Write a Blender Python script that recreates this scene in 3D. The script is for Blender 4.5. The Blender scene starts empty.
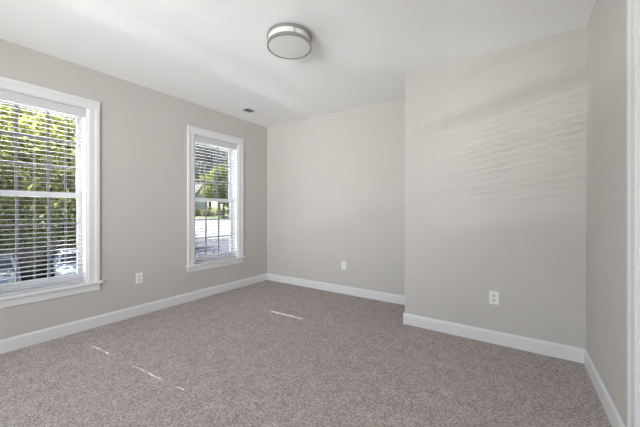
import bpy, bmesh, math, random
from mathutils import Vector, Matrix

C = bpy.context.scene.collection
R = math.radians
rng = random.Random(7)

# ------------------------------------------------------------------ camera
cam_d = bpy.data.cameras.new('camera')
cam_d.sensor_width = 36.0
cam_d.lens = 290.0 / 640.0 * 36.0
cam_d.shift_y = -3.0 / 640.0
cam_d.clip_start = 0.02
cam_d.clip_end = 500
cam = bpy.data.objects.new('camera', cam_d)
C.objects.link(cam)
cam.location = (0, 0, 1.245)
cam.rotation_euler = (R(90), 0, R(34.05))
bpy.context.scene.camera = cam

# ------------------------------------------------------------------ view, world, sun, fill lamps
vs = bpy.context.scene.view_settings
vs.view_transform = 'Standard'
vs.look = 'None'
vs.gamma = 1.0
vs.exposure = 0.0
vs.use_curve_mapping = False
try:
    cy = bpy.context.scene.cycles
    cy.use_denoising = True
    cy.max_bounces = 16
    cy.diffuse_bounces = 8
    cy.transparent_max_bounces = 24
    cy.sample_clamp_indirect = 6.0
    cy.use_adaptive_sampling = False
    cy.use_light_tree = False
except Exception:
    pass

SUN_EL, SUN_STRENGTH = 48.0, 19.0
w = bpy.data.worlds.new('sky')
bpy.context.scene.world = w
w.use_nodes = True
nt = w.node_tree
nt.nodes.clear()
sky = nt.nodes.new('ShaderNodeTexSky')
sky.sky_type = 'NISHITA'
sky.sun_disc = False
sky.sun_elevation = R(SUN_EL)
sky.sun_rotation = R(-90)
bg = nt.nodes.new('ShaderNodeBackground')
bg.inputs['Strength'].default_value = 0.29
wo = nt.nodes.new('ShaderNodeOutputWorld')
nt.links.new(sky.outputs[0], bg.inputs[0])
nt.links.new(bg.outputs[0], wo.inputs[0])


def lamp(name, kind, energy, loc, direction, color=(1, 1, 1)):
    d = bpy.data.lights.new(name, kind)
    d.energy = energy
    d.color = color
    o = bpy.data.objects.new(name, d)
    C.objects.link(o)
    o.location = loc
    o.rotation_euler = Vector(direction).to_track_quat('-Z', 'Y').to_euler()
    return o


ce, se = math.cos(R(SUN_EL)), math.sin(R(SUN_EL))
sun = lamp('sun', 'SUN', SUN_STRENGTH, (-20, 0, 20), (ce, 0.075 * ce, -se), (1.0, 0.97, 0.92))
sun.data.angle = R(0.30)



def area_lamp(name, energy, loc, direction, sx, sy, spread, color=(1, 1, 1)):
    o = lamp(name, 'AREA', energy, loc, direction, color)
    o.data.shape = 'RECTANGLE'
    o.data.size = sx
    o.data.size_y = sy
    o.data.spread = R(spread)
    return o


# unseen fill lamps added behind the camera to brighten the room
FILL_COL = (0.975, 0.98, 1.0)
area_lamp('rear_fill_wide', 59, (-1.8, -2.25, 1.4), (0, 1, 0), 2.8, 1.6, 180, FILL_COL)
area_lamp('rear_fill_right', 25, (-1.2, -2.24, 1.3), (-0.33, 1, 0.2), 1.2, 1.4, 66, FILL_COL)
area_lamp('rear_fill_left', 13, (-3.0, -2.24, 1.5), (1.25, 1, 0.10), 0.8, 1.4, 76, FILL_COL)
# added fill lamp low outside, standing in for light off the ground
area_lamp('low_outdoor_fill', 1500, (-12, 0.5, -2.1), (1, 0, 0.35), 18, 0.55, 120, (0.97, 0.985, 1.0))
# added lamps standing in for a sun glint low outside; no car there
for gz in (-0.88, -0.71):
    area_lamp('sun_glint_lamp', 3.0, (-13.7, -5.6, gz), (9.98, 6.37, 1.4 - gz), 0.9, 0.03, 11, (0.98, 0.985, 1.0))
# portals: tell the renderer where sky light enters
WIN_Y = (0.769, 2.753)
for wy in WIN_Y:
    p = lamp('window_portal', 'AREA', 1, (-3.98, wy, 1.40), (1, 0, 0))
    p.data.shape = 'RECTANGLE'
    p.data.size = 1.85
    p.data.size_y = 0.80
    p.data.cycles.is_portal = True


# ------------------------------------------------------------------ materials
def mat(name, color, rough=0.6, metal=0.0, spec=0.5):
    m = bpy.data.materials.new(name)
    m.use_nodes = True
    b = m.node_tree.nodes['Principled BSDF']
    b.inputs['Base Color'].default_value = (*color, 1)
    b.inputs['Roughness'].default_value = rough
    b.inputs['Metallic'].default_value = metal
    b.inputs['Specular IOR Level'].default_value = spec
    return m


def N(m, t):
    return m.node_tree.nodes.new(t)


def L(m, a, b):
    m.node_tree.links.new(a, b)


def noisy(m, c1, c2, scale, bump=0.0, bump_scale=None, dist=0.002, detail=4, lo=0.35, hi=0.65):
    b = m.node_tree.nodes['Principled BSDF']
    tc = N(m, 'ShaderNodeTexCoord')
    nz = N(m, 'ShaderNodeTexNoise')
    nz.inputs['Scale'].default_value = scale
    nz.inputs['Detail'].default_value = detail
    cr = N(m, 'ShaderNodeValToRGB')
    cr.color_ramp.elements[0].position = lo
    cr.color_ramp.elements[0].color = (*c1, 1)
    cr.color_ramp.elements[1].position = hi
    cr.color_ramp.elements[1].color = (*c2, 1)
    L(m, tc.outputs['Object'], nz.inputs['Vector'])
    L(m, nz.outputs['Fac'], cr.inputs['Fac'])
    L(m, cr.outputs['Color'], b.inputs['Base Color'])
    if bump:
        n2 = N(m, 'ShaderNodeTexNoise')
        n2.inputs['Scale'].default_value = bump_scale or scale
        n2.inputs['Detail'].default_value = 3
        bp = N(m, 'ShaderNodeBump')
        bp.inputs['Strength'].default_value = bump
        bp.inputs['Distance'].default_value = dist
        L(m, tc.outputs['Object'], n2.inputs['Vector'])
        L(m, n2.outputs['Fac'], bp.inputs['Height'])
        L(m, bp.outputs['Normal'], b.inputs['Normal'])
    return m


WALLC = (0.535, 0.516, 0.490)
M_wall = noisy(mat('greige_wall_paint', WALLC, 0.55, spec=0.35), tuple(c * 0.99 for c in WALLC), tuple(c * 1.01 for c in WALLC),
               3.0, 0.06, 220, 0.001)
M_ceil = noisy(mat('white_ceiling_paint', (0.87, 0.87, 0.87), 0.8, spec=0.2), (0.885, 0.885, 0.895), (0.895, 0.895, 0.905), 2.0, 0.05, 200, 0.001)
M_trim = noisy(mat('white_trim_paint', (0.72, 0.72, 0.73), 0.35), (0.715, 0.715, 0.725), (0.725, 0.725, 0.735), 5)
M_vinyl = noisy(mat('white_window_vinyl', (0.80, 0.80, 0.82), 0.35), (0.80, 0.80, 0.82), (0.81, 0.81, 0.83), 5)
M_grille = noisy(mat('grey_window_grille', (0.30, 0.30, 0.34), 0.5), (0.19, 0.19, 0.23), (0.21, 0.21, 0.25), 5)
M_slat = noisy(mat('white_blind_slat', (0.80, 0.80, 0.80), 0.4), (0.60, 0.60, 0.62), (0.62, 0.62, 0.64), 8)
M_cord = mat('white_cord', (0.72, 0.72, 0.70), 0.8)
M_plate = noisy(mat('white_outlet_plastic', (0.82, 0.82, 0.80), 0.3), (0.82, 0.82, 0.80), (0.83, 0.83, 0.81), 30)
M_recept = mat('receptacle_plastic', (0.70, 0.70, 0.69), 0.35)
M_dark = mat('dark_slot', (0.03, 0.03, 0.03), 0.6)
M_screw = mat('plated_screw', (0.6, 0.6, 0.58), 0.35, 1.0)
M_nickel = noisy(mat('brushed_nickel', (0.42, 0.415, 0.40), 0.30, 1.0), (0.40, 0.395, 0.385), (0.45, 0.445, 0.43), 60)
M_opal = noisy(mat('opal_diffuser', (0.70, 0.70, 0.69), 0.35), (0.69, 0.69, 0.68), (0.71, 0.71, 0.70), 12)
M_vent = noisy(mat('white_enamel_vent', (0.74, 0.74, 0.74), 0.4), (0.74, 0.74, 0.74), (0.75, 0.75, 0.75), 20)

# carpet: short twisted pile, flecked grey brown
M_carpet = mat('grey_brown_carpet', (0.2, 0.18, 0.17), 0.95, spec=0.08)
_b = M_carpet.node_tree.nodes['Principled BSDF']
tc = N(M_carpet, 'ShaderNodeTexCoord')
n1 = N(M_carpet, 'ShaderNodeTexNoise'); n1.inputs['Scale'].default_value = 130; n1.inputs['Detail'].default_value = 3; n1.inputs['Roughness'].default_value = 0.7
vo = N(M_carpet, 'ShaderNodeTexVoronoi'); vo.inputs['Scale'].default_value = 135
sp = N(M_carpet, 'ShaderNodeSeparateColor')
av = N(M_carpet, 'ShaderNodeMath'); av.operation = 'MULTIPLY_ADD'; av.inputs[1].default_value = 0.42
n3 = N(M_carpet, 'ShaderNodeMath'); n3.operation = 'MULTIPLY'; n3.inputs[1].default_value = 0.58
L(M_carpet, tc.outputs['Object'], vo.inputs['Vector']); L(M_carpet, vo.outputs['Color'], sp.inputs[0])
L(M_carpet, n1.outputs['Fac'], n3.inputs[0]); L(M_carpet, sp.outputs[0], av.inputs[0]); L(M_carpet, n3.outputs[0], av.inputs[2])
n2 = N(M_carpet, 'ShaderNodeTexNoise'); n2.inputs['Scale'].default_value = 9.0; n2.inputs['Detail'].default_value = 5
r1 = N(M_carpet, 'ShaderNodeValToRGB')
r1.color_ramp.elements[0].position = 0.10; r1.color_ramp.elements[0].color = (0.105, 0.088, 0.080, 1)
r1.color_ramp.elements[1].position = 0.90; r1.color_ramp.elements[1].color = (0.72, 0.652, 0.62, 1)
r2 = N(M_carpet, 'ShaderNodeValToRGB')
r2.color_ramp.elements[0].position = 0.35; r2.color_ramp.elements[0].color = (0.93, 0.925, 0.92, 1)
r2.color_ramp.elements[1].position = 0.65; r2.color_ramp.elements[1].color = (1.05, 1.045, 1.045, 1)
mx = N(M_carpet, 'ShaderNodeMixRGB'); mx.blend_type = 'MULTIPLY'; mx.inputs['Fac'].default_value = 1
bp = N(M_carpet, 'ShaderNodeBump'); bp.inputs['Strength'].default_value = 0.4; bp.inputs['Distance'].default_value = 0.005
for n_ in (n1, n2):
    L(M_carpet, tc.outputs['Object'], n_.inputs['Vector'])
L(M_carpet, av.outputs[0], r1.inputs['Fac']); L(M_carpet, n2.outputs['Fac'], r2.inputs['Fac'])
L(M_carpet, r1.outputs['Color'], mx.inputs[1]); L(M_carpet, r2.outputs['Color'], mx.inputs[2])
L(M_carpet, mx.outputs['Color'], _b.inputs['Base Color'])
L(M_carpet, n1.outputs['Fac'], bp.inputs['Height']); L(M_carpet, bp.outputs['Normal'], _b.inputs['Normal'])

# clear pane: see-through with a fresnel reflection
M_glass = bpy.data.materials.new('clear_glass')
M_glass.use_nodes = True
g = M_glass.node_tree
g.nodes.clear()
tr = g.nodes.new('ShaderNodeBsdfTransparent'); tr.inputs['Color'].default_value = (0.97, 0.98, 0.975, 1)
gs = g.nodes.new('ShaderNodeBsdfGlossy'); gs.inputs['Roughness'].default_value = 0.02
lw = g.nodes.new('ShaderNodeLayerWeight'); lw.inputs['Blend'].default_value = 0.5
pw = g.nodes.new('ShaderNodeMath'); pw.operation = 'POWER'; pw.inputs[1].default_value = 5.0
fr = g.nodes.new('ShaderNodeMath'); fr.operation = 'MULTIPLY_ADD'; fr.inputs[1].default_value = 0.96; fr.inputs[2].default_value = 0.035
g.links.new(lw.outputs['Facing'], pw.inputs[0]); g.links.new(pw.outputs[0], fr.inputs[0])
ms = g.nodes.new('ShaderNodeMixShader'); go = g.nodes.new('ShaderNodeOutputMaterial')
g.links.new(fr.outputs[0], ms.inputs[0]); g.links.new(tr.outputs[0], ms.inputs[1]); g.links.new(gs.outputs[0], ms.inputs[2]); g.links.new(ms.outputs[0], go.inputs[0])


def leaf_mat(name, c1, c2, c3):
    m = bpy.data.materials.new(name)
    m.use_nodes = True
    t = m.node_tree
    t.nodes.clear()
    tc = t.nodes.new('ShaderNodeTexCoord')
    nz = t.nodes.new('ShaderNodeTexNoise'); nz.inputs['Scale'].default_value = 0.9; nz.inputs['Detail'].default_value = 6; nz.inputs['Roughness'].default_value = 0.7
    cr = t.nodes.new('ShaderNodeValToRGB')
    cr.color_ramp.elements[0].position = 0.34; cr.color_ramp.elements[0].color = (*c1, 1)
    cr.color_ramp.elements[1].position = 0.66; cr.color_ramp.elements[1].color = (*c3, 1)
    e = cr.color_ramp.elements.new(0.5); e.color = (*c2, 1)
    d = t.nodes.new('ShaderNodeBsdfDiffuse'); tl = t.nodes.new('ShaderNodeBsdfTranslucent')
    mi = t.nodes.new('ShaderNodeMixShader'); mi.inputs[0].default_value = 0.6
    o = t.nodes.new('ShaderNodeOutputMaterial')
    t.links.new(tc.outputs['Object'], nz.inputs['Vector']); t.links.new(nz.outputs['Fac'], cr.inputs['Fac'])
    t.links.new(cr.outputs[0], d.inputs[0]); t.links.new(cr.outputs[0], tl.inputs[0])
    t.links.new(d.outputs[0], mi.inputs[1]); t.links.new(tl.outputs[0], mi.inputs[2]); t.links.new(mi.outputs[0], o.inputs[0])
    return m


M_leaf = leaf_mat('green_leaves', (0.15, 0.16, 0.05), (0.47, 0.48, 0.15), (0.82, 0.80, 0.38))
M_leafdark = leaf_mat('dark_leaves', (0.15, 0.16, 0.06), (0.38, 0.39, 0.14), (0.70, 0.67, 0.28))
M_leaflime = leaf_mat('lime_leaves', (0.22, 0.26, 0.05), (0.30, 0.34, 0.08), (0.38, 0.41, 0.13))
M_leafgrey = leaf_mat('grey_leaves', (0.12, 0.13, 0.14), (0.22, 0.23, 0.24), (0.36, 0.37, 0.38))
M_leafrust = leaf_mat('rusty_leaves', (0.26, 0.15, 0.11), (0.55, 0.42, 0.34), (0.80, 0.72, 0.62))
M_bark = noisy(mat('brown_bark', (0.12, 0.09, 0.07), 0.9), (0.08, 0.06, 0.045), (0.17, 0.13, 0.10), 9, 0.5, 20, 0.02)
M_grass = noisy(mat('lawn_grass', (0.2, 0.25, 0.06), 0.9), (0.055, 0.085, 0.016), (0.115, 0.15, 0.032), 1.2)
M_litter = noisy(mat('brown_leaf_litter', (0.12, 0.09, 0.07), 0.95), (0.07, 0.05, 0.04), (0.20, 0.155, 0.125), 2.5)
M_asphalt = noisy(mat('shade_tinted_asphalt', (0.15, 0.16, 0.22), 0.85), (0.040, 0.043, 0.066), (0.055, 0.059, 0.085), 3.0)  # the street's bluish shade is put into the colour
M_concrete = noisy(mat('pale_concrete', (0.45, 0.44, 0.43), 0.85), (0.19, 0.187, 0.183), (0.23, 0.226, 0.222), 2.0)
M_carwhite = noisy(mat('white_car_paint', (0.78, 0.78, 0.78), 0.4), (0.74, 0.75, 0.77), (0.76, 0.77, 0.79), 4)
M_carsilver = noisy(mat('silver_car_paint', (0.5, 0.5, 0.52), 0.25, 0.4), (0.49, 0.49, 0.51), (0.52, 0.52, 0.54), 4)
M_carglass = mat('tinted_car_glass', (0.03, 0.035, 0.04), 0.05)
M_tyre = noisy(mat('black_rubber', (0.02, 0.02, 0.02), 0.8), (0.018, 0.018, 0.018), (0.03, 0.03, 0.03), 30)
M_light = mat('car_lamp_lens', (0.5, 0.12, 0.10), 0.1)
M_siding = noisy(mat('pale_siding', (0.5, 0.51, 0.53), 0.7), (0.48, 0.49, 0.51), (0.52, 0.53, 0.55), 2)
M_shingle = noisy(mat('grey_shingle', (0.15, 0.15, 0.16), 0.9), (0.11, 0.11, 0.12), (0.20, 0.20, 0.21), 3)


# ------------------------------------------------------------------ mesh helpers
def box(bm, x0, x1, y0, y1, z0, z1, bevel=0.0):
    v = [bm.verts.new(p) for p in ((x0, y0, z0), (x1, y0, z0), (x1, y1, z0), (x0, y1, z0),
                                   (x0, y0, z1), (x1, y0, z1), (x1, y1, z1), (x0, y1, z1))]
    f = [bm.faces.new([v[i] for i in q]) for q in ((3, 2, 1, 0), (4, 5, 6, 7), (0, 1, 5, 4), (1, 2, 6, 5), (2, 3, 7, 6), (3, 0, 4, 7))]
    if bevel:
        es = {e for q in f for e in q.edges}
        bmesh.ops.bevel(bm, geom=list(es), offset=bevel, segments=2, affect='EDGES', profile=0.5)
    return v


def prism(bm, profile, axis, a0, a1):
    """extrude a closed 2D profile along an axis ('x': profile (y,z), 'y': (x,z), 'z': (x,y))"""
    def P(p, a):
        return {'x': (a, p[0], p[1]), 'y': (p[0], a, p[1]), 'z': (p[0], p[1], a)}[axis]
    va = [bm.verts.new(P(p, a0)) for p in profile]
    vb = [bm.verts.new(P(p, a1)) for p in profile]
    n = len(profile)
    bm.faces.new(va); bm.faces.new(list(reversed(vb)))
    for i in range(n):
        bm.faces.new((va[i], vb[i], vb[(i + 1) % n], va[(i + 1) % n]))


def lathe(bm, prof, n=64, close=False):
    """spin (r,z) profile around z"""
    rings = []
    for (r, z) in prof:
        if r < 1e-6:
            rings.append([bm.verts.new((0, 0, z))])
        else:
            rings.append([bm.verts.new((r * math.cos(2 * math.pi * i / n), r * math.sin(2 * math.pi * i / n), z)) for i in range(n)])
    pairs = list(zip(rings, rings[1:]))
    if close:
        pairs.append((rings[-1], rings[0]))
    for a, b in pairs:
        for i in range(n):
            j = (i + 1) % n
            if len(a) == 1 and len(b) == 1:
                continue
            if len(a) == 1:
                bm.faces.new((a[0], b[i], b[j]))
            elif len(b) == 1:
                bm.faces.new((a[i], b[0], a[j]))
            else:
                bm.faces.new((a[i], b[i], b[j], a[j]))


def tube(bm, pts, radii, n=8):
    rings = []
    for k, p in enumerate(pts):
        p = Vector(p)
        d = (Vector(pts[min(k + 1, len(pts) - 1)]) - Vector(pts[max(k - 1, 0)])).normalized()
        u = d.cross(Vector((0, 1, 0.01)) if abs(d.y) < 0.9 else Vector((1, 0, 0))).normalized()
        v = d.cross(u)
        rings.append([bm.verts.new(p + radii[k] * (u * math.cos(2 * math.pi * i / n) + v * math.sin(2 * math.pi * i / n))) for i in range(n)])
    for a, b in zip(rings, rings[1:]):
        for i in range(n):
            j = (i + 1) % n
            bm.faces.new((a[i], a[j], b[j], b[i]))
    bm.faces.new(rings[0]); bm.faces.new(list(reversed(rings[-1])))


def obj(name, bm, m, parent=None, smooth=False, loc=None):
    bmesh.ops.recalc_face_normals(bm, faces=bm.faces[:])
    me = bpy.data.meshes.new(name)
    bm.to_mesh(me); bm.free()
    if smooth:
        me.polygons.foreach_set('use_smooth', [True] * len(me.polygons))
        try:
            me.set_sharp_from_angle(angle=R(35))
        except Exception:
            pass
    me.materials.append(m)
    o = bpy.data.objects.new(name, me)
    C.objects.link(o)
    if parent:
        o.parent = parent
    if loc:
        o.location = loc
    return o


def empty(name, loc, rz=0.0):
    o = bpy.data.objects.new(name, None)
    o.empty_display_size = 0.1
    C.objects.link(o)
    o.location = loc
    o.rotation_euler = (0, 0, rz)
    return o


def tag(o, label, cat, group=None):
    o['label'] = label
    o['category'] = cat
    if group:
        o['group'] = group
    return o


def struct(o, kind='structure', label=None):
    o['kind'] = kind
    if label:
        o['label'] = label
    return o


def copy_tree(o, parent=None):
    c = o.copy()
    C.objects.link(c)
    if parent:
        c.parent = parent
    for ch in list(o.children):
        copy_tree(ch, c)
    return c


B = bmesh.new

# ------------------------------------------------------------------ room shell
XL, XR, YB, YC, XC, YR, H = -3.72, 0.473, 3.80, 3.168, -1.013, -2.3, 2.74
WT = 0.18
WIN_W, WIN_Z0, WIN_Z1 = 0.775, 0.49, 2.312
DOOR_Y0, DOOR_Y1, DOOR_Z = 1.13, 1.945, 2.44

bm = B(); box(bm, XL - WT, XR + WT, YR - WT, YB + WT, -0.2, 0)
struct(obj('floor', bm, M_carpet), label='grey brown flecked carpet across the whole floor')
bm = B(); box(bm, XL - WT, XR + WT, YR - WT, YB + WT, H, H + 0.2)
struct(obj('ceiling', bm, M_ceil), label='plain white painted ceiling')

bm = B()
ys = [YR - WT]
for wy in WIN_Y:
    ys += [wy - WIN_W / 2, wy + WIN_W / 2]
ys.append(YB + WT)
for i in range(0, len(ys), 2):
    box(bm, XL - WT, XL, ys[i], ys[i + 1], 0, H)
for wy in WIN_Y:
    box(bm, XL - WT, XL, wy - WIN_W / 2, wy + WIN_W / 2, 0, WIN_Z0 - 0.026)
    box(bm, XL - WT, XL, wy - WIN_W / 2, wy + WIN_W / 2, WIN_Z1, H)
struct(obj('wall_left', bm, M_wall), label='greige left wall with two windows')
bm = B(); box(bm, XL, XC, YB, YB + WT, 0, H)
struct(obj('wall_back', bm, M_wall), label='greige back wall set behind the projecting closet wall')
bm = B(); box(bm, XC, XR + WT, YC, YB + WT, 0, H)
struct(obj('wall_closet', bm, M_wall), label='greige wall projecting into the room on the right')
bm = B()
box(bm, XR, XR + 0.12, DOOR_Y1 + 0.02, YC, 0, H)
box(bm, XR, XR + 0.12, YR - WT, DOOR_Y0 - 0.02, 0, H)
box(bm, XR, XR + 0.12, DOOR_Y0 - 0.02, DOOR_Y1 + 0.02, DOOR_Z + 0.02, H)
struct(obj('wall_right', bm, M_wall), label='greige right wall beside the doorway')
bm = B()
box(bm, XL, XR, YR - WT, YR, 0, 0.65); box(bm, XL, XR, YR - WT, YR, 2.45, H)
box(bm, XL, -3.35, YR - WT, YR, 0.65, 2.45); box(bm, -0.05, XR, YR - WT, YR, 0.65, 2.45)  # opening added around the unseen fill lamps
struct(obj('wall_rear', bm, M_wall))

BBP = [(0, 0), (0.015, 0), (0.015, 0.096), (0.012, 0.108), (0.006, 0.116), (0, 0.118)]


def baseboard(name, axis, a0, a1, base, sign, label):
    bm = B()
    prof = [(base + sign * p[0], p[1]) for p in BBP]
    prism(bm, prof, axis, a0, a1)
    struct(obj(name, bm, M_trim), label=label)


baseboard('baseboard_left', 'y', YR, YB, XL, 1, 'white baseboard along the left wall')
baseboard('baseboard_back', 'x', XL, XC, YB, -1, 'white baseboard along the back wall')
baseboard('baseboard_closet', 'x', XC - 0.015, XR, YC, -1, 'white baseboard along the projecting wall')
baseboard('baseboard_return', 'y', YC - 0.0, YB, XC, -1, 'white baseboard on the side of the projecting wall')
baseboard('baseboard_right', 'y', DOOR_Y1 + 0.097, YC, XR, -1, 'white baseboard along the right wall')
baseboard('baseboard_rear', 'x', XL, XR, YR, 1, 'white baseboard along the rear wall')


# ------------------------------------------------------------------ door on the right wall
def casing_profile(wd, th):
    """(across, out) profile of a stepped casing, thin inner edge to thick outer band"""
    return [(0, 0), (0, th * 0.55), (wd * 0.10, th * 0.70), (wd * 0.55, th * 0.72), (wd * 0.68, th * 0.95), (wd * 0.74, th), (wd * 0.96, th), (wd, th * 0.85), (wd, 0)]


door = empty('door_1', (XR, (DOOR_Y0 + DOOR_Y1) / 2, 0))
struct(door, label='white panelled door and casing at the right edge')
dh = (DOOR_Y1 - DOOR_Y0) / 2
cp = casing_profile(0.09, 0.020)
bm = B(); prism(bm, [(-p[1], dh + 0.006 + p[0]) for p in cp], 'z', 0, DOOR_Z + 0.006)
obj('door_casing', bm, M_trim, door)
bm = B(); prism(bm, [(-p[1], -dh - 0.006 - p[0]) for p in cp], 'z', 0, DOOR_Z + 0.006)
obj('door_casing', bm, M_trim, door)
bm = B(); prism(bm, [(-p[1], DOOR_Z + 0.006 + p[0]) for p in cp], 'y', -dh - 0.096, dh + 0.096)
# prism 'y' wants (x,z): profile above is already (x,z)
obj('door_casing', bm, M_trim, door)
bm = B()
box(bm, 0, 0.12, dh, dh + 0.02, 0, DOOR_Z); box(bm, 0, 0.12, -dh - 0.02, -dh, 0, DOOR_Z); box(bm, 0, 0.12, -dh, dh, DOOR_Z, DOOR_Z + 0.02)
box(bm, 0.018, 0.050, dh - 0.011, dh, 0, DOOR_Z); box(bm, 0.018, 0.050, -dh, -dh + 0.011, 0, DOOR_Z)
obj('door_frame', bm, M_trim, door)
bm = B()
box(bm, 0.054, 0.089, -dh + 0.003, dh - 0.003, 0.012, DOOR_Z - 0.003)
for (z0, z1) in ((0.25, 0.95), (1.10, 1.88)):
    for (y0, y1) in ((-0.30, -0.05), (0.05, 0.30)):
        box(bm, 0.048, 0.056, y0, y1, z0, z1, 0.003)
obj('door_slab', bm, M_trim, door)
bm = B(); lathe(bm, [(0, 0), (0.027, 0), (0.027, 0.005), (0.011, 0.01), (0.011, 0.03), (0.026, 0.042), (0.026, 0.058), (0.015, 0.066), (0, 0.067)], 24)
bmesh.ops.rotate(bm, verts=bm.verts, cent=(0, 0, 0), matrix=Matrix.Rotation(R(-90), 3, 'Y'))
obj('door_knob', bm, M_nickel, door, True, (0.054, -dh + 0.07, 0.95))


# ------------------------------------------------------------------ windows
def make_window(n, wy, label):
    root = empty('window_%d' % n, (XL, wy, 0))
    struct(root, label=label)
    hw = WIN_W / 2
    cp = casing_profile(0.100, 0.022)
    for s in (1, -1):
        bm = B(); prism(bm, [(p[1], s * (hw + p[0])) for p in cp], 'z', WIN_Z0, WIN_Z1)
        obj('side_casing', bm, M_trim, root)
    # flat head casing, sides run up to it
    bm = B(); prism(bm, [(p[1], WIN_Z1 + p[0]) for p in cp], 'y', -hw - 0.10, hw + 0.10)
    obj('head_casing', bm, M_trim, root)
    bm = B(); box(bm, -0.085, 0.001, -hw + 0.0005, hw - 0.0005, WIN_Z0 - 0.024, WIN_Z0)
    box(bm, 0.0005, 0.045, -hw - 0.125, hw + 0.125, WIN_Z0 - 0.024, WIN_Z0, 0.005)
    obj('window_stool', bm, M_trim, root)
    bm = B(); ap = [(0, WIN_Z0 - 0.024), (0.018, WIN_Z0 - 0.024), (0.018, 0.40), (0.012, 0.39), (0, 0.388)]
    prism(bm, ap, 'y', -hw - 0.10, hw + 0.10)
    obj('window_apron', bm, M_trim, root)
    # jamb liner
    bm = B()
    t = 0.018
    box(bm, -WT, 0, -hw, -hw + t, WIN_Z0, WIN_Z1); box(bm, -WT, 0, hw - t, hw, WIN_Z0, WIN_Z1)
    box(bm, -WT, 0, -hw + t, hw - t, WIN_Z1 - 0.006, WIN_Z1); box(bm, -WT - 0.03, -0.0855, -hw + t, hw - t, WIN_Z0 - 0.025, WIN_Z0 + 0.03)
    obj('window_frame', bm, M_vinyl, root)
    mid = 1.402
    ih = hw - t

    def sash(x0, x1, z0, z1, brail, trail):
        st = 0.034
        bm = B()
        box(bm, x0, x1, -ih, -ih + st, z0, z1, 0.003); box(bm, x0, x1, ih - st, ih, z0, z1, 0.003)
        box(bm, x0, x1, -ih + st, ih - st, z0, z0 + brail, 0.003); box(bm, x0, x1, -ih + st, ih - st, z1 - trail, z1, 0.003)
        so = obj('window_sash', bm, M_vinyl, root)
        xm = (x0 + x1) / 2
        gy, g0, g1 = ih - st, z0 + brail, z1 - trail
        bm = B(); box(bm, xm - 0.002, xm + 0.002, -gy, gy, g0, g1)
        obj('window_pane', bm, M_glass, so)
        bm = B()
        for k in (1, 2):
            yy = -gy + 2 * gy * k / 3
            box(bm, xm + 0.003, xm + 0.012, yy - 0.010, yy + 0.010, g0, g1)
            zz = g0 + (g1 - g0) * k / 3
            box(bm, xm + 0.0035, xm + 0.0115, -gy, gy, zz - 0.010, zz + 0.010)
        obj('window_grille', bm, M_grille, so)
        return so
    sash(-0.150, -0.118, WIN_Z0 + 0.03, mid + 0.03, 0.055, 0.055)      # lower sash
    sash(-0.178, -0.152, mid - 0.025, WIN_Z1 - 0.006, 0.050, 0.080)      # upper sash
    return root


make_window(1, WIN_Y[0], 'near left window cut by the picture edge, trees and parked cars outside')
make_window(2, WIN_Y[1], 'window nearer the room corner, street and lawn outside')


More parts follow.
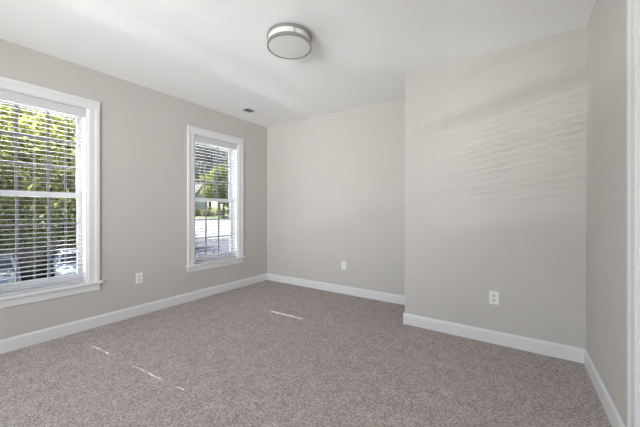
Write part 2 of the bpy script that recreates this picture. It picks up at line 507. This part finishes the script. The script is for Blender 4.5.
# ------------------------------------------------------------------ blinds
def make_blind(wy, label, open_slots, slot_z, sw):
    """horizontal slat blind; the slats have routing slots where the cords pass"""
    root = empty('window_blind', (XL - 0.045, wy, WIN_Z0))
    tag(root, label, 'window blind', 'white slat blinds in the two windows')
    hw = WIN_W / 2 - 0.0185 - 0.006
    top = WIN_Z1 - 0.0065 - WIN_Z0
    bm = B()
    prism(bm, [(0.030, top - 0.083), (0.030, top - 0.012), (0.034, top - 0.004), (0.042, top - 0.004), (0.042, top - 0.016), (0.039, top - 0.022), (0.039, top - 0.078), (0.042, top - 0.082), (0.042, top - 0.083)],
          'y', -hw - 0.004, hw + 0.004)
    for s in (-1, 1):
        box(bm, -0.01, 0.031, s * (hw + 0.004) - 0.004 * (s > 0), s * (hw + 0.004) + 0.004 * (s < 0), top - 0.083, top - 0.004)
    obj('valance', bm, M_slat, root)
    bm = B(); box(bm, -0.028, 0.028, -hw, hw, top - 0.052, top, 0.002)
    obj('headrail', bm, M_slat, root)
    pitch, half = 0.044, 0.0225
    z = top - 0.088
    bm = B()
    ladders = (-hw + 0.135, 0.0, hw - 0.135)
    zs = []
    while z > 0.035:
        zs.append(z)
        cuts = sorted(ladders[i] for i in open_slots) if slot_z[0] <= z + WIN_Z0 <= slot_z[1] else []
        segs, y = [], -hw
        for c in cuts:
            segs.append((y, c - sw, -half, half))
            segs.append((c - sw, c + sw, -half, -0.007))
            segs.append((c - sw, c + sw, 0.007, half))
            y = c + sw
        segs.append((y, hw, -half, half))
        for (y0, y1, xa, xb) in segs:
            # gently crowned slat
            n = 4 if xa == -half and xb == half else 1
            cr = lambda x: 0.0006 * (1 - (x / half) ** 2) - 0.055 * x     # outer edges tipped up a little
            for i in range(n):
                a = xa + (xb - xa) * i / n; b_ = xa + (xb - xa) * (i + 1) / n
                v = [bm.verts.new(q) for q in ((a, y0, z + cr(a)), (b_, y0, z + cr(b_)), (b_, y1, z + cr(b_)), (a, y1, z + cr(a)),
                                               (a, y0, z + cr(a) + .0017), (b_, y0, z + cr(b_) + .0017), (b_, y1, z + cr(b_) + .0017), (a, y1, z + cr(a) + .0017))]
                for q in ((3, 2, 1, 0), (4, 5, 6, 7), (0, 1, 5, 4), (1, 2, 6, 5), (2, 3, 7, 6), (3, 0, 4, 7)):
                    bm.faces.new([v[k] for k in q])
        z -= pitch
    bmesh.ops.remove_doubles(bm, verts=bm.verts, dist=0.0002)
    obj('slats', bm, M_slat, root)
    bm = B(); box(bm, -0.025, 0.025, -hw, hw, 0.001, 0.020, 0.004)
    obj('bottom_rail', bm, M_slat, root)
    for ly in ladders:
        bm = B()
        for x in (-half - 0.0012, half + 0.0012):
            box(bm, x - 0.0007, x + 0.0007, ly - sw - 0.0028, ly - sw - 0.0010, 0.02, top - 0.05)
        for zz in zs:
            box(bm, -half - 0.001, half + 0.001, ly - sw - 0.0026, ly - sw - 0.0012, zz - 0.0012, zz - 0.0004)
        obj('ladder_cord', bm, M_cord, root)
    return root


make_blind(WIN_Y[0], 'white slat blind in the near left window cut by the picture edge', (2,), (0.5, 2.2), 0.008)
make_blind(WIN_Y[1], 'white slat blind in the smaller looking window near the room corner', (0,), (1.40, 1.92), 0.016)


# ------------------------------------------------------------------ outlets
def make_outlet():
    root = empty('wall_outlet', (0, 0, 0))
    bm = B(); box(bm, -0.040, 0.040, -0.006, 0, -0.062, 0.062, 0.0025)
    obj('cover_plate', bm, M_plate, root)
    for s in (1, -1):
        bm = B()
        prof = []
        for k in range(20):
            a = 2 * math.pi * k / 20
            prof.append((max(-0.0165, min(0.0165, 0.020 * math.cos(a))), s * 0.0215 + 0.0150 * math.sin(a)))
        prism(bm, prof, 'y', -0.0085, -0.005)
        r = obj('receptacle', bm, M_recept, root)
        bm = B()
        box(bm, -0.0080, -0.0056, -0.0088, -0.0080, s * 0.0215 - 0.001, s * 0.0215 + 0.0085)
        box(bm, 0.0056, 0.0080, -0.0088, -0.0080, s * 0.0215 - 0.001, s * 0.0215 + 0.0070)
        box(bm, -0.0025, 0.0025, -0.0088, -0.0080, s * 0.0215 - 0.0095, s * 0.0215 - 0.0045)
        obj('slot', bm, M_dark, r)
    bm = B(); lathe(bm, [(0, 0), (0.0035, 0), (0.0032, 0.0012), (0, 0.0016)], 14)
    bmesh.ops.rotate(bm, verts=bm.verts, cent=(0, 0, 0), matrix=Matrix.Rotation(R(90), 3, 'X'))
    obj('screw', bm, M_screw, root, True, (0, -0.006, 0))
    return root


OG = 'white wall outlets'
o1 = make_outlet()
o1.location = (-0.171, YC, 0.427)
tag(o1, 'white outlet on the projecting right hand wall, largest of the three', 'outlet', OG)
o2 = copy_tree(o1); o2.location = (-2.135, YB, 0.421)
tag(o2, 'small white outlet on the back wall, left of the projecting wall', 'outlet', OG)
o3 = copy_tree(o1); o3.location = (XL, 1.657, 0.441); o3.rotation_euler = (0, 0, R(90))
tag(o3, 'white outlet on the left wall between the two windows', 'outlet', OG)

# ------------------------------------------------------------------ ceiling light
cl = empty('ceiling_light', (-1.595, 1.897, H))
tag(cl, 'round flush ceiling light with two brushed nickel rings and opal drum', 'ceiling light')
bm = B(); lathe(bm, [(0, 0), (0.165, 0), (0.165, -0.014), (0, -0.014)], 64)
obj('mounting_pan', bm, M_vent, cl, True)
bm = B(); lathe(bm, [(0.180, -0.016), (0.187, -0.016), (0.187, -0.041), (0.180, -0.041)], 96, True)
u_ring = obj('upper_ring', bm, M_nickel, cl, True)
bm = B(); lathe(bm, [(0.180, -0.086), (0.187, -0.086), (0.187, -0.114), (0.180, -0.114)], 96, True)
obj('lower_ring', bm, M_nickel, cl, True)
bm = B(); lathe(bm, [(0.174, -0.008), (0.178, -0.012), (0.178, -0.108), (0.175, -0.1125), (0.160, -0.115), (0, -0.117)], 96)
obj('diffuser', bm, M_opal, cl, True)
for k in range(3):
    a = R(-39 + 120 * k)
    bm = B(); tube(bm, [(0.183 * math.cos(a), 0.183 * math.sin(a), -0.036), (0.183 * math.cos(a), 0.183 * math.sin(a), -0.088)], [0.003, 0.003], 10)
    obj('strut', bm, M_nickel, cl, True)

# ------------------------------------------------------------------ ceiling vent
cv = empty('ceiling_vent', (-3.30, 3.07, H))
tag(cv, 'white rectangular air vent in the ceiling near the far left corner', 'vent')
bm = B()
a, b_ = 0.085, 0.178
box(bm, -a, -a + 0.022, -b_, b_, -0.006, 0); box(bm, a - 0.022, a, -b_, b_, -0.006, 0)
box(bm, -a + 0.022, a - 0.022, -b_, -b_ + 0.022, -0.006, 0); box(bm, -a + 0.022, a - 0.022, b_ - 0.022, b_, -0.006, 0)
box(bm, -a + 0.022, a - 0.022, -0.004, 0.004, -0.006, 0)
obj('vent_frame', bm, M_vent, cv)
bm = B(); box(bm, -a + 0.022, a - 0.022, -b_ + 0.022, b_ - 0.022, -0.0008, -0.0002)
obj('duct_opening', bm, M_dark, cv)
for sgn, (y0, y1) in ((-1, (-b_ + 0.022, -0.004)), (1, (0.004, b_ - 0.022))):
    bm = B()
    n = 10
    for k in range(n):
        yc = y0 + (y1 - y0) * (k + 0.5) / n
        dy = 0.0062 * sgn
        prism(bm, [(yc - dy, -0.0015), (yc + dy, -0.0085), (yc + dy, -0.0095), (yc - dy, -0.0025)], 'x', -a + 0.022, a - 0.022)
    obj('louvers', bm, M_vent, cv)


# ------------------------------------------------------------------ outdoors
GZ = -2.4
TH = R(34.05)


def terrain(d):
    if d < 36:
        return GZ
    if d < 62:
        return GZ + (d - 36) / 26 * 2.05
    return GZ + 2.05 + (d - 62) * 0.035


def rd(x, y):                       # distance measured along the road heading
    return -x * 0.56 + y * 0.8286


def strip(name, pts, m, lift, nseg=24):
    """ground sheet between two edge polylines, following the terrain"""
    bm = B()
    rows = []
    for (p, q) in pts:
        rows.append([bm.verts.new((p[0] + (q[0] - p[0]) * i / nseg, p[1] + (q[1] - p[1]) * i / nseg,
                                   terrain(rd(p[0] + (q[0] - p[0]) * i / nseg, p[1] + (q[1] - p[1]) * i / nseg)) + lift)) for i in range(nseg + 1)])
    for a, b in zip(rows, rows[1:]):
        for i in range(nseg):
            bm.faces.new((a[i], a[i + 1], b[i + 1], b[i]))
    return struct(obj(name, bm, m))


def at(x, y, lift=0.0):
    return (x, y, terrain(rd(x, y)) + lift)


def rp(lat, d):                     # lateral / distance along the road heading -> x, y
    return (lat * 0.8286 - d * 0.56, lat * 0.56 + d * 0.8286)


strip('lawn', [(rp(-160, d), rp(60, d)) for d in (-60, -20, 0, 12, 24, 36, 42, 48, 54, 62, 80, 110, 160)], M_grass, 0.0, 20)
strip('asphalt_street', [(rp(-16.5, d), rp(4, d)) for d in (10.5, 16, 24, 32, 36.5)], M_asphalt, 0.03)
strip('leaf_litter', [(rp(-70, d), rp(-16.5, d)) for d in (8, 14, 20, 26, 32, 40, 48)], M_litter, 0.02)
strip('concrete_driveway', [(rp(-27.5, d), rp(20, d)) for d in (36.5, 42, 48, 54, 61)], M_concrete, 0.04)


def leaf_cloud(bm, c, rad, n, size, seed):
    r = random.Random(seed)
    for _ in range(n):
        while True:
            p = Vector((r.uniform(-1, 1), r.uniform(-1, 1), r.uniform(-1, 1)))
            if 0.2 < p.length <= 1:
                break
        p = Vector((p.x * rad[0], p.y * rad[1], p.z * rad[2])) + Vector(c)
        s = size * r.uniform(0.6, 1.3)
        u = Vector((r.gauss(0, 1), r.gauss(0, 1), r.gauss(0, 1))).normalized()
        v = u.cross(Vector((r.gauss(0, 1), r.gauss(0, 1), r.gauss(0, 1)))).normalized()
        q = [bm.verts.new(p + k) for k in (u * s, v * s * 0.55, -u * s, -v * s * 0.55)]
        bm.faces.new(q)


def make_tree(h, spread, leaves, size, leafm, seed, label, group, base=0.25, name='tree'):
    root = empty(name, (0, 0, 0))
    tag(root, label, 'tree', group)
    r = random.Random(seed)
    bm = B()
    tube(bm, [(0, 0, -0.3), (0.1, 0.05, h * 0.3), (-0.05, 0.1, h * 0.6), (0, 0, h * 0.92)], [h * 0.020, h * 0.016, h * 0.010, h * 0.003], 9)
    tips = []
    for k in range(11):
        a = 2.4 * k
        z0 = h * (base + 0.05 + 0.055 * k)
        ln = spread * (0.95 - 0.045 * k) * r.uniform(0.8, 1.0)
        p1 = Vector((math.cos(a) * ln * 0.5, math.sin(a) * ln * 0.5, z0 + ln * 0.25))
        p2 = Vector((math.cos(a) * ln, math.sin(a) * ln, z0 + ln * 0.38))
        tube(bm, [(0, 0.05, z0), p1, p2], [h * 0.007, h * 0.0045, h * 0.002], 6)
        tips += [p1, p2]
    obj('trunk', bm, M_bark, root, True)
    bm = B()
    tips.append(Vector((0, 0, h * 0.9)))
    per = leaves // len(tips)
    for k, p in enumerate(tips):
        rr = spread * r.uniform(0.30, 0.46)
        leaf_cloud(bm, p, (rr, rr, rr * 0.75), per, size, seed * 100 + k)
    obj('foliage', bm, leafm, root)
    return root


def place(src, x, y, rz, scale, label, group):
    c = copy_tree(src)
    c.location = at(x, y)
    c.rotation_euler = (0, 0, rz)
    c.scale = (scale, scale, scale)
    tag(c, label, c['category'], group)
    return c


# unseen tree added to block sun at the windows; crown gaps cut for flecks
shade = make_tree(15, 1.0, 100, 0.12, M_leaf, 41, 'unseen tree added to shade the windows, outside left of the picture', None, 0.62, 'added_shade_tree')
shade.location = at(-12.9, -0.6)
for ch in shade.children:
    if ch.name.startswith('foliage'):
        bm = B()
        rs = random.Random(77)
        sd = Vector((ce, 0.075 * ce, -se)).normalized()
        gaps = [(Vector((-3.765, 0.99, zz)), 0.16) for zz in (1.56, 1.64)] + [(Vector((-3.765, 2.52, zz)), 0.22) for zz in (1.5, 1.65, 1.8)] + [(Vector((-3.765, 0.99, zz)), 0.10) for zz in (0.72, 0.95, 2.05)]
        org = Vector(shade.location)
        for _ in range(36000):
            while True:
                p = Vector((rs.uniform(-1, 1), rs.uniform(-1, 1), rs.uniform(-1, 1)))
                if p.length <= 1:
                    break
            p = Vector((p.x * 3.0, p.y * 4.6 + 1.6, p.z * 2.6 + 13.8))
            wp = p + org
            if any((wp - a0 - sd * (wp - a0).dot(sd)).length < rr for a0, rr in gaps):
                continue
            sz = 0.12 * rs.uniform(0.7, 1.3)
            u = Vector((rs.gauss(0, 1), rs.gauss(0, 1), rs.gauss(0, 1))).normalized()
            v = u.cross(Vector((rs.gauss(0, 1), rs.gauss(0, 1), rs.gauss(0, 1)))).normalized()
            bm.faces.new([bm.verts.new(p + k) for k in (u * sz, v * sz * 0.55, -u * sz, -v * sz * 0.55)])
        bm.to_mesh(ch.data)
        bm.free()

TG = 'leafy trees beyond the near left window'
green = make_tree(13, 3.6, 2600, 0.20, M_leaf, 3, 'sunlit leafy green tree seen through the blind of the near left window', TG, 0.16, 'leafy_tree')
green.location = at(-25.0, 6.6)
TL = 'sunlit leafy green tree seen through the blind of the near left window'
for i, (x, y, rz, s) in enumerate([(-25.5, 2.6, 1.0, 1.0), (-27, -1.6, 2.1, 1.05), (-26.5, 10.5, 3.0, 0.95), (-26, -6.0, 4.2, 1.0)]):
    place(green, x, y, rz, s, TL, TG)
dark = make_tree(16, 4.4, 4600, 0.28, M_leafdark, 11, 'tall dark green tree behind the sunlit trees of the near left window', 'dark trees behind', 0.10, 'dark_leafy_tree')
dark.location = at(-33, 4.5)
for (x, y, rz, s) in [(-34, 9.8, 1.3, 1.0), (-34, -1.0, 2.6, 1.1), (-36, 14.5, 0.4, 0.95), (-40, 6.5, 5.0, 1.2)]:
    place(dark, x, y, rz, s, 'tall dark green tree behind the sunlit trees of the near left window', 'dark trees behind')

lime = make_tree(10.5, 4.3, 6000, 0.34, M_leaflime, 21, 'bright lime green tree across the street in the far window', None, 0.16, 'lime_green_tree')
lx, ly = rp(-22.0, 66)
lime.location = at(lx, ly)
lime.scale = (1.2, 1.2, 1.12)
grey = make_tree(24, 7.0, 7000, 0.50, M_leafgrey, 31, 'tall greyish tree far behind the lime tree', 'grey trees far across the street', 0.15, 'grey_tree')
gx, gy = rp(-37, 92)
grey.location = at(gx, gy)
for (lat, d, rz, s) in [(-29, 98, 1.2, 1.05), (-46, 95, 2.2, 1.0), (-20, 94, 3.9, 0.95), (-55, 100, 0.7, 1.1), (-33, 108, 5.1, 1.25), (-39, 112, 2.9, 1.3), (-44, 116, 4.4, 1.35)]:
    x, y = rp(lat, d)
    place(grey, x, y, rz, s, 'tall greyish tree far behind the lime tree', 'grey trees far across the street')


def make_shrub(rad, n, size, m, seed, name, label, group):
    root = empty(name, (0, 0, 0))
    tag(root, label, 'shrub', group)
    bm = B()
    r = random.Random(seed)
    for k in range(6):
        a = k * 1.05
        tube(bm, [(0, 0, -0.1), (math.cos(a) * rad * 0.4, math.sin(a) * rad * 0.4, rad * 0.9)], [0.04, 0.012], 6)
    obj('stem', bm, M_bark, root)
    bm = B()
    for k in range(7):
        a = k * 0.9
        leaf_cloud(bm, (math.cos(a) * rad * 0.45, math.sin(a) * rad * 0.45, rad * (0.55 + 0.1 * (k % 3))), (rad * 0.55, rad * 0.55, rad * 0.5), n // 7, size, seed * 50 + k)
    obj('foliage', bm, m, root)
    return root


SG = 'rusty shrubs below the trees of the near left window'
SL = 'low rusty brown shrub below the trees in the near left window'
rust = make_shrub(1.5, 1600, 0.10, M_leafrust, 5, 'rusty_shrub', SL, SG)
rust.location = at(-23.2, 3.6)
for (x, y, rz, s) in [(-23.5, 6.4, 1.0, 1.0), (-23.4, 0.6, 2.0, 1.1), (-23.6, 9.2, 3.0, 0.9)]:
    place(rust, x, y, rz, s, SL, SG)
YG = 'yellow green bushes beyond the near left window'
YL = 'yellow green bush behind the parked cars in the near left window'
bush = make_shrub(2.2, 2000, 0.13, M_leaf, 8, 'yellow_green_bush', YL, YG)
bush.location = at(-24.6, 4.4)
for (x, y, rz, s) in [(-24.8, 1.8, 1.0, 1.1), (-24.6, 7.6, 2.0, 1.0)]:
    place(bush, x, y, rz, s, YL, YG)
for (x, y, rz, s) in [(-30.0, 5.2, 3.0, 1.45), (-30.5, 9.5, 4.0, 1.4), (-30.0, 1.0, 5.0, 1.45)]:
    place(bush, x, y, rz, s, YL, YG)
HG = 'dark hedge bushes across the street'
HL = 'dark hedge bush at the edge of the far lawn across the street'
hedge = make_shrub(1.35, 1100, 0.16, M_leafdark, 9, 'hedge_bush', HL, HG)
hx, hy = rp(-21, 69)
hedge.location = at(hx, hy)
for k, lat in enumerate((-36, -33, -30, -27, -24, -18, -15)):
    x, y = rp(lat, 69 + 0.6 * (k % 3))
    place(hedge, x, y, 0.8 * k, 1.0 + 0.08 * (k % 3), HL, HG)


# parked cars
def make_car(paint, label):
    root = empty('parked_car', (0, 0, 0))
    tag(root, label, 'car', 'cars parked below the near left window')
    # side outline (x along the car, z up), front towards +x
    body = [(-2.20, 0.30), (2.20, 0.30), (2.28, 0.48), (2.24, 0.72), (2.05, 0.86), (1.05, 0.98), (-1.75, 1.00), (-2.22, 0.96), (-2.30, 0.60)]
    bm = B(); prism(bm, body, 'y', -0.89, 0.89)
    bmesh.ops.bevel(bm, geom=bm.edges[:], offset=0.07, segments=3, affect='EDGES', profile=0.6)
    obj('body', bm, paint, root, True)
    cab = [(1.05, 0.95), (0.30, 1.46), (-1.25, 1.50), (-2.05, 0.97)]
    bm = B(); prism(bm, cab, 'y', -0.78, 0.78)
    for v in bm.verts:
        if v.co.z > 1.2:
            v.co.y *= 0.80
    bmesh.ops.bevel(bm, geom=bm.edges[:], offset=0.05, segments=2, affect='EDGES', profile=0.6)
    obj('cabin_glass', bm, M_carglass, root, True)
    bm = B(); prism(bm, [(0.34, 1.455), (0.20, 1.505), (-1.22, 1.535), (-1.36, 1.475)], 'y', -0.655, 0.655)
    for s in (-1, 1):
        for (xa, za, xb, zb) in ((1.07, 0.96, 0.28, 1.48), (-0.45, 0.97, -0.45, 1.50), (-2.06, 0.97, -1.30, 1.50)):
            tube(bm, [(xa, s * 0.775, za), (xb, s * 0.635, zb)], [0.05, 0.045], 8)
    obj('roof', bm, paint, root, True)
    for (x, s) in ((1.42, 1), (1.42, -1), (-1.38, 1), (-1.38, -1)):
        bm = B(); lathe(bm, [(0, -0.10), (0.20, -0.11), (0.30, -0.11), (0.335, -0.08), (0.335, 0.08), (0.30, 0.11), (0.20, 0.11), (0, 0.10)], 28)
        bmesh.ops.rotate(bm, verts=bm.verts, cent=(0, 0, 0), matrix=Matrix.Rotation(R(90), 3, 'X'))
        wh = obj('wheel', bm, M_tyre, root, True, (x, s * 0.80, 0.335))
        bm = B(); lathe(bm, [(0, 0.115), (0.06, 0.125), (0.19, 0.118), (0.19, 0.10), (0, 0.10)], 20)
        bmesh.ops.rotate(bm, verts=bm.verts, cent=(0, 0, 0), matrix=Matrix.Rotation(R(-90 * s), 3, 'X'))
        obj('hub_cap', bm, M_screw, wh, True)
    for s in (-1, 1):
        bm = B(); box(bm, 2.14, 2.27, s * 0.66 - 0.16, s * 0.66 + 0.16, 0.62, 0.74, 0.02)
        obj('head_lamp', bm, M_screw, root)
        bm = B(); box(bm, -2.29, -2.18, s * 0.70 - 0.13, s * 0.70 + 0.13, 0.72, 0.90, 0.02)
        obj('tail_lamp', bm, M_light, root)
    return root


car1 = make_car(M_carwhite, 'white car parked outside on the right of the near left window')
car1.location = at(-19.2, 5.5, 0.03)
car1.rotation_euler = (0, 0, R(-12))
car2 = make_car(M_carsilver, 'silver car parked outside at the left picture edge')
car2.location = at(-19.6, 2.5, 0.03)
car2.rotation_euler = (0, 0, R(-8))
bm = B(); box(bm, -24, -14.5, -1.0, 8.6, GZ - 0.1, GZ + 0.03)
struct(obj('parking_pad', bm, M_asphalt))

# pale house across the street
hs = empty('house', at(*rp(-36.0, 76)), TH)
tag(hs, 'pale house across the street at the left of the far window', 'house')
bm = B(); box(bm, -5, 5, -4, 4, -1, 5.6)
for k in range(26):
    box(bm, -5.02, 5.02, -4.02, 4.02, 0.2 * k, 0.2 * k + 0.012)
obj('wall', bm, M_siding, hs)
bm = B(); prism(bm, [(-4.6, 5.5), (4.6, 5.5), (0, 8.2)], 'x', -5.5, 5.5)
obj('roof', bm, M_shingle, hs)
for (x, z) in ((-3.2, 1.2), (3.2, 1.2), (-3.2, 3.8), (3.2, 3.8), (0, 3.8)):
    bm = B(); box(bm, x - 0.6, x + 0.6, -4.10, -4.0, z - 0.1, z + 1.4)
    wn = obj('house_window', bm, M_trim, hs)
    bm = B(); box(bm, x - 0.5, x + 0.5, -4.12, -4.10, z, z + 1.3)
    obj('pane', bm, M_carglass, wn)
bm = B(); box(bm, -0.5, 0.5, -4.08, -4.0, 0, 2.1)
obj('front_door', bm, M_bark, hs)
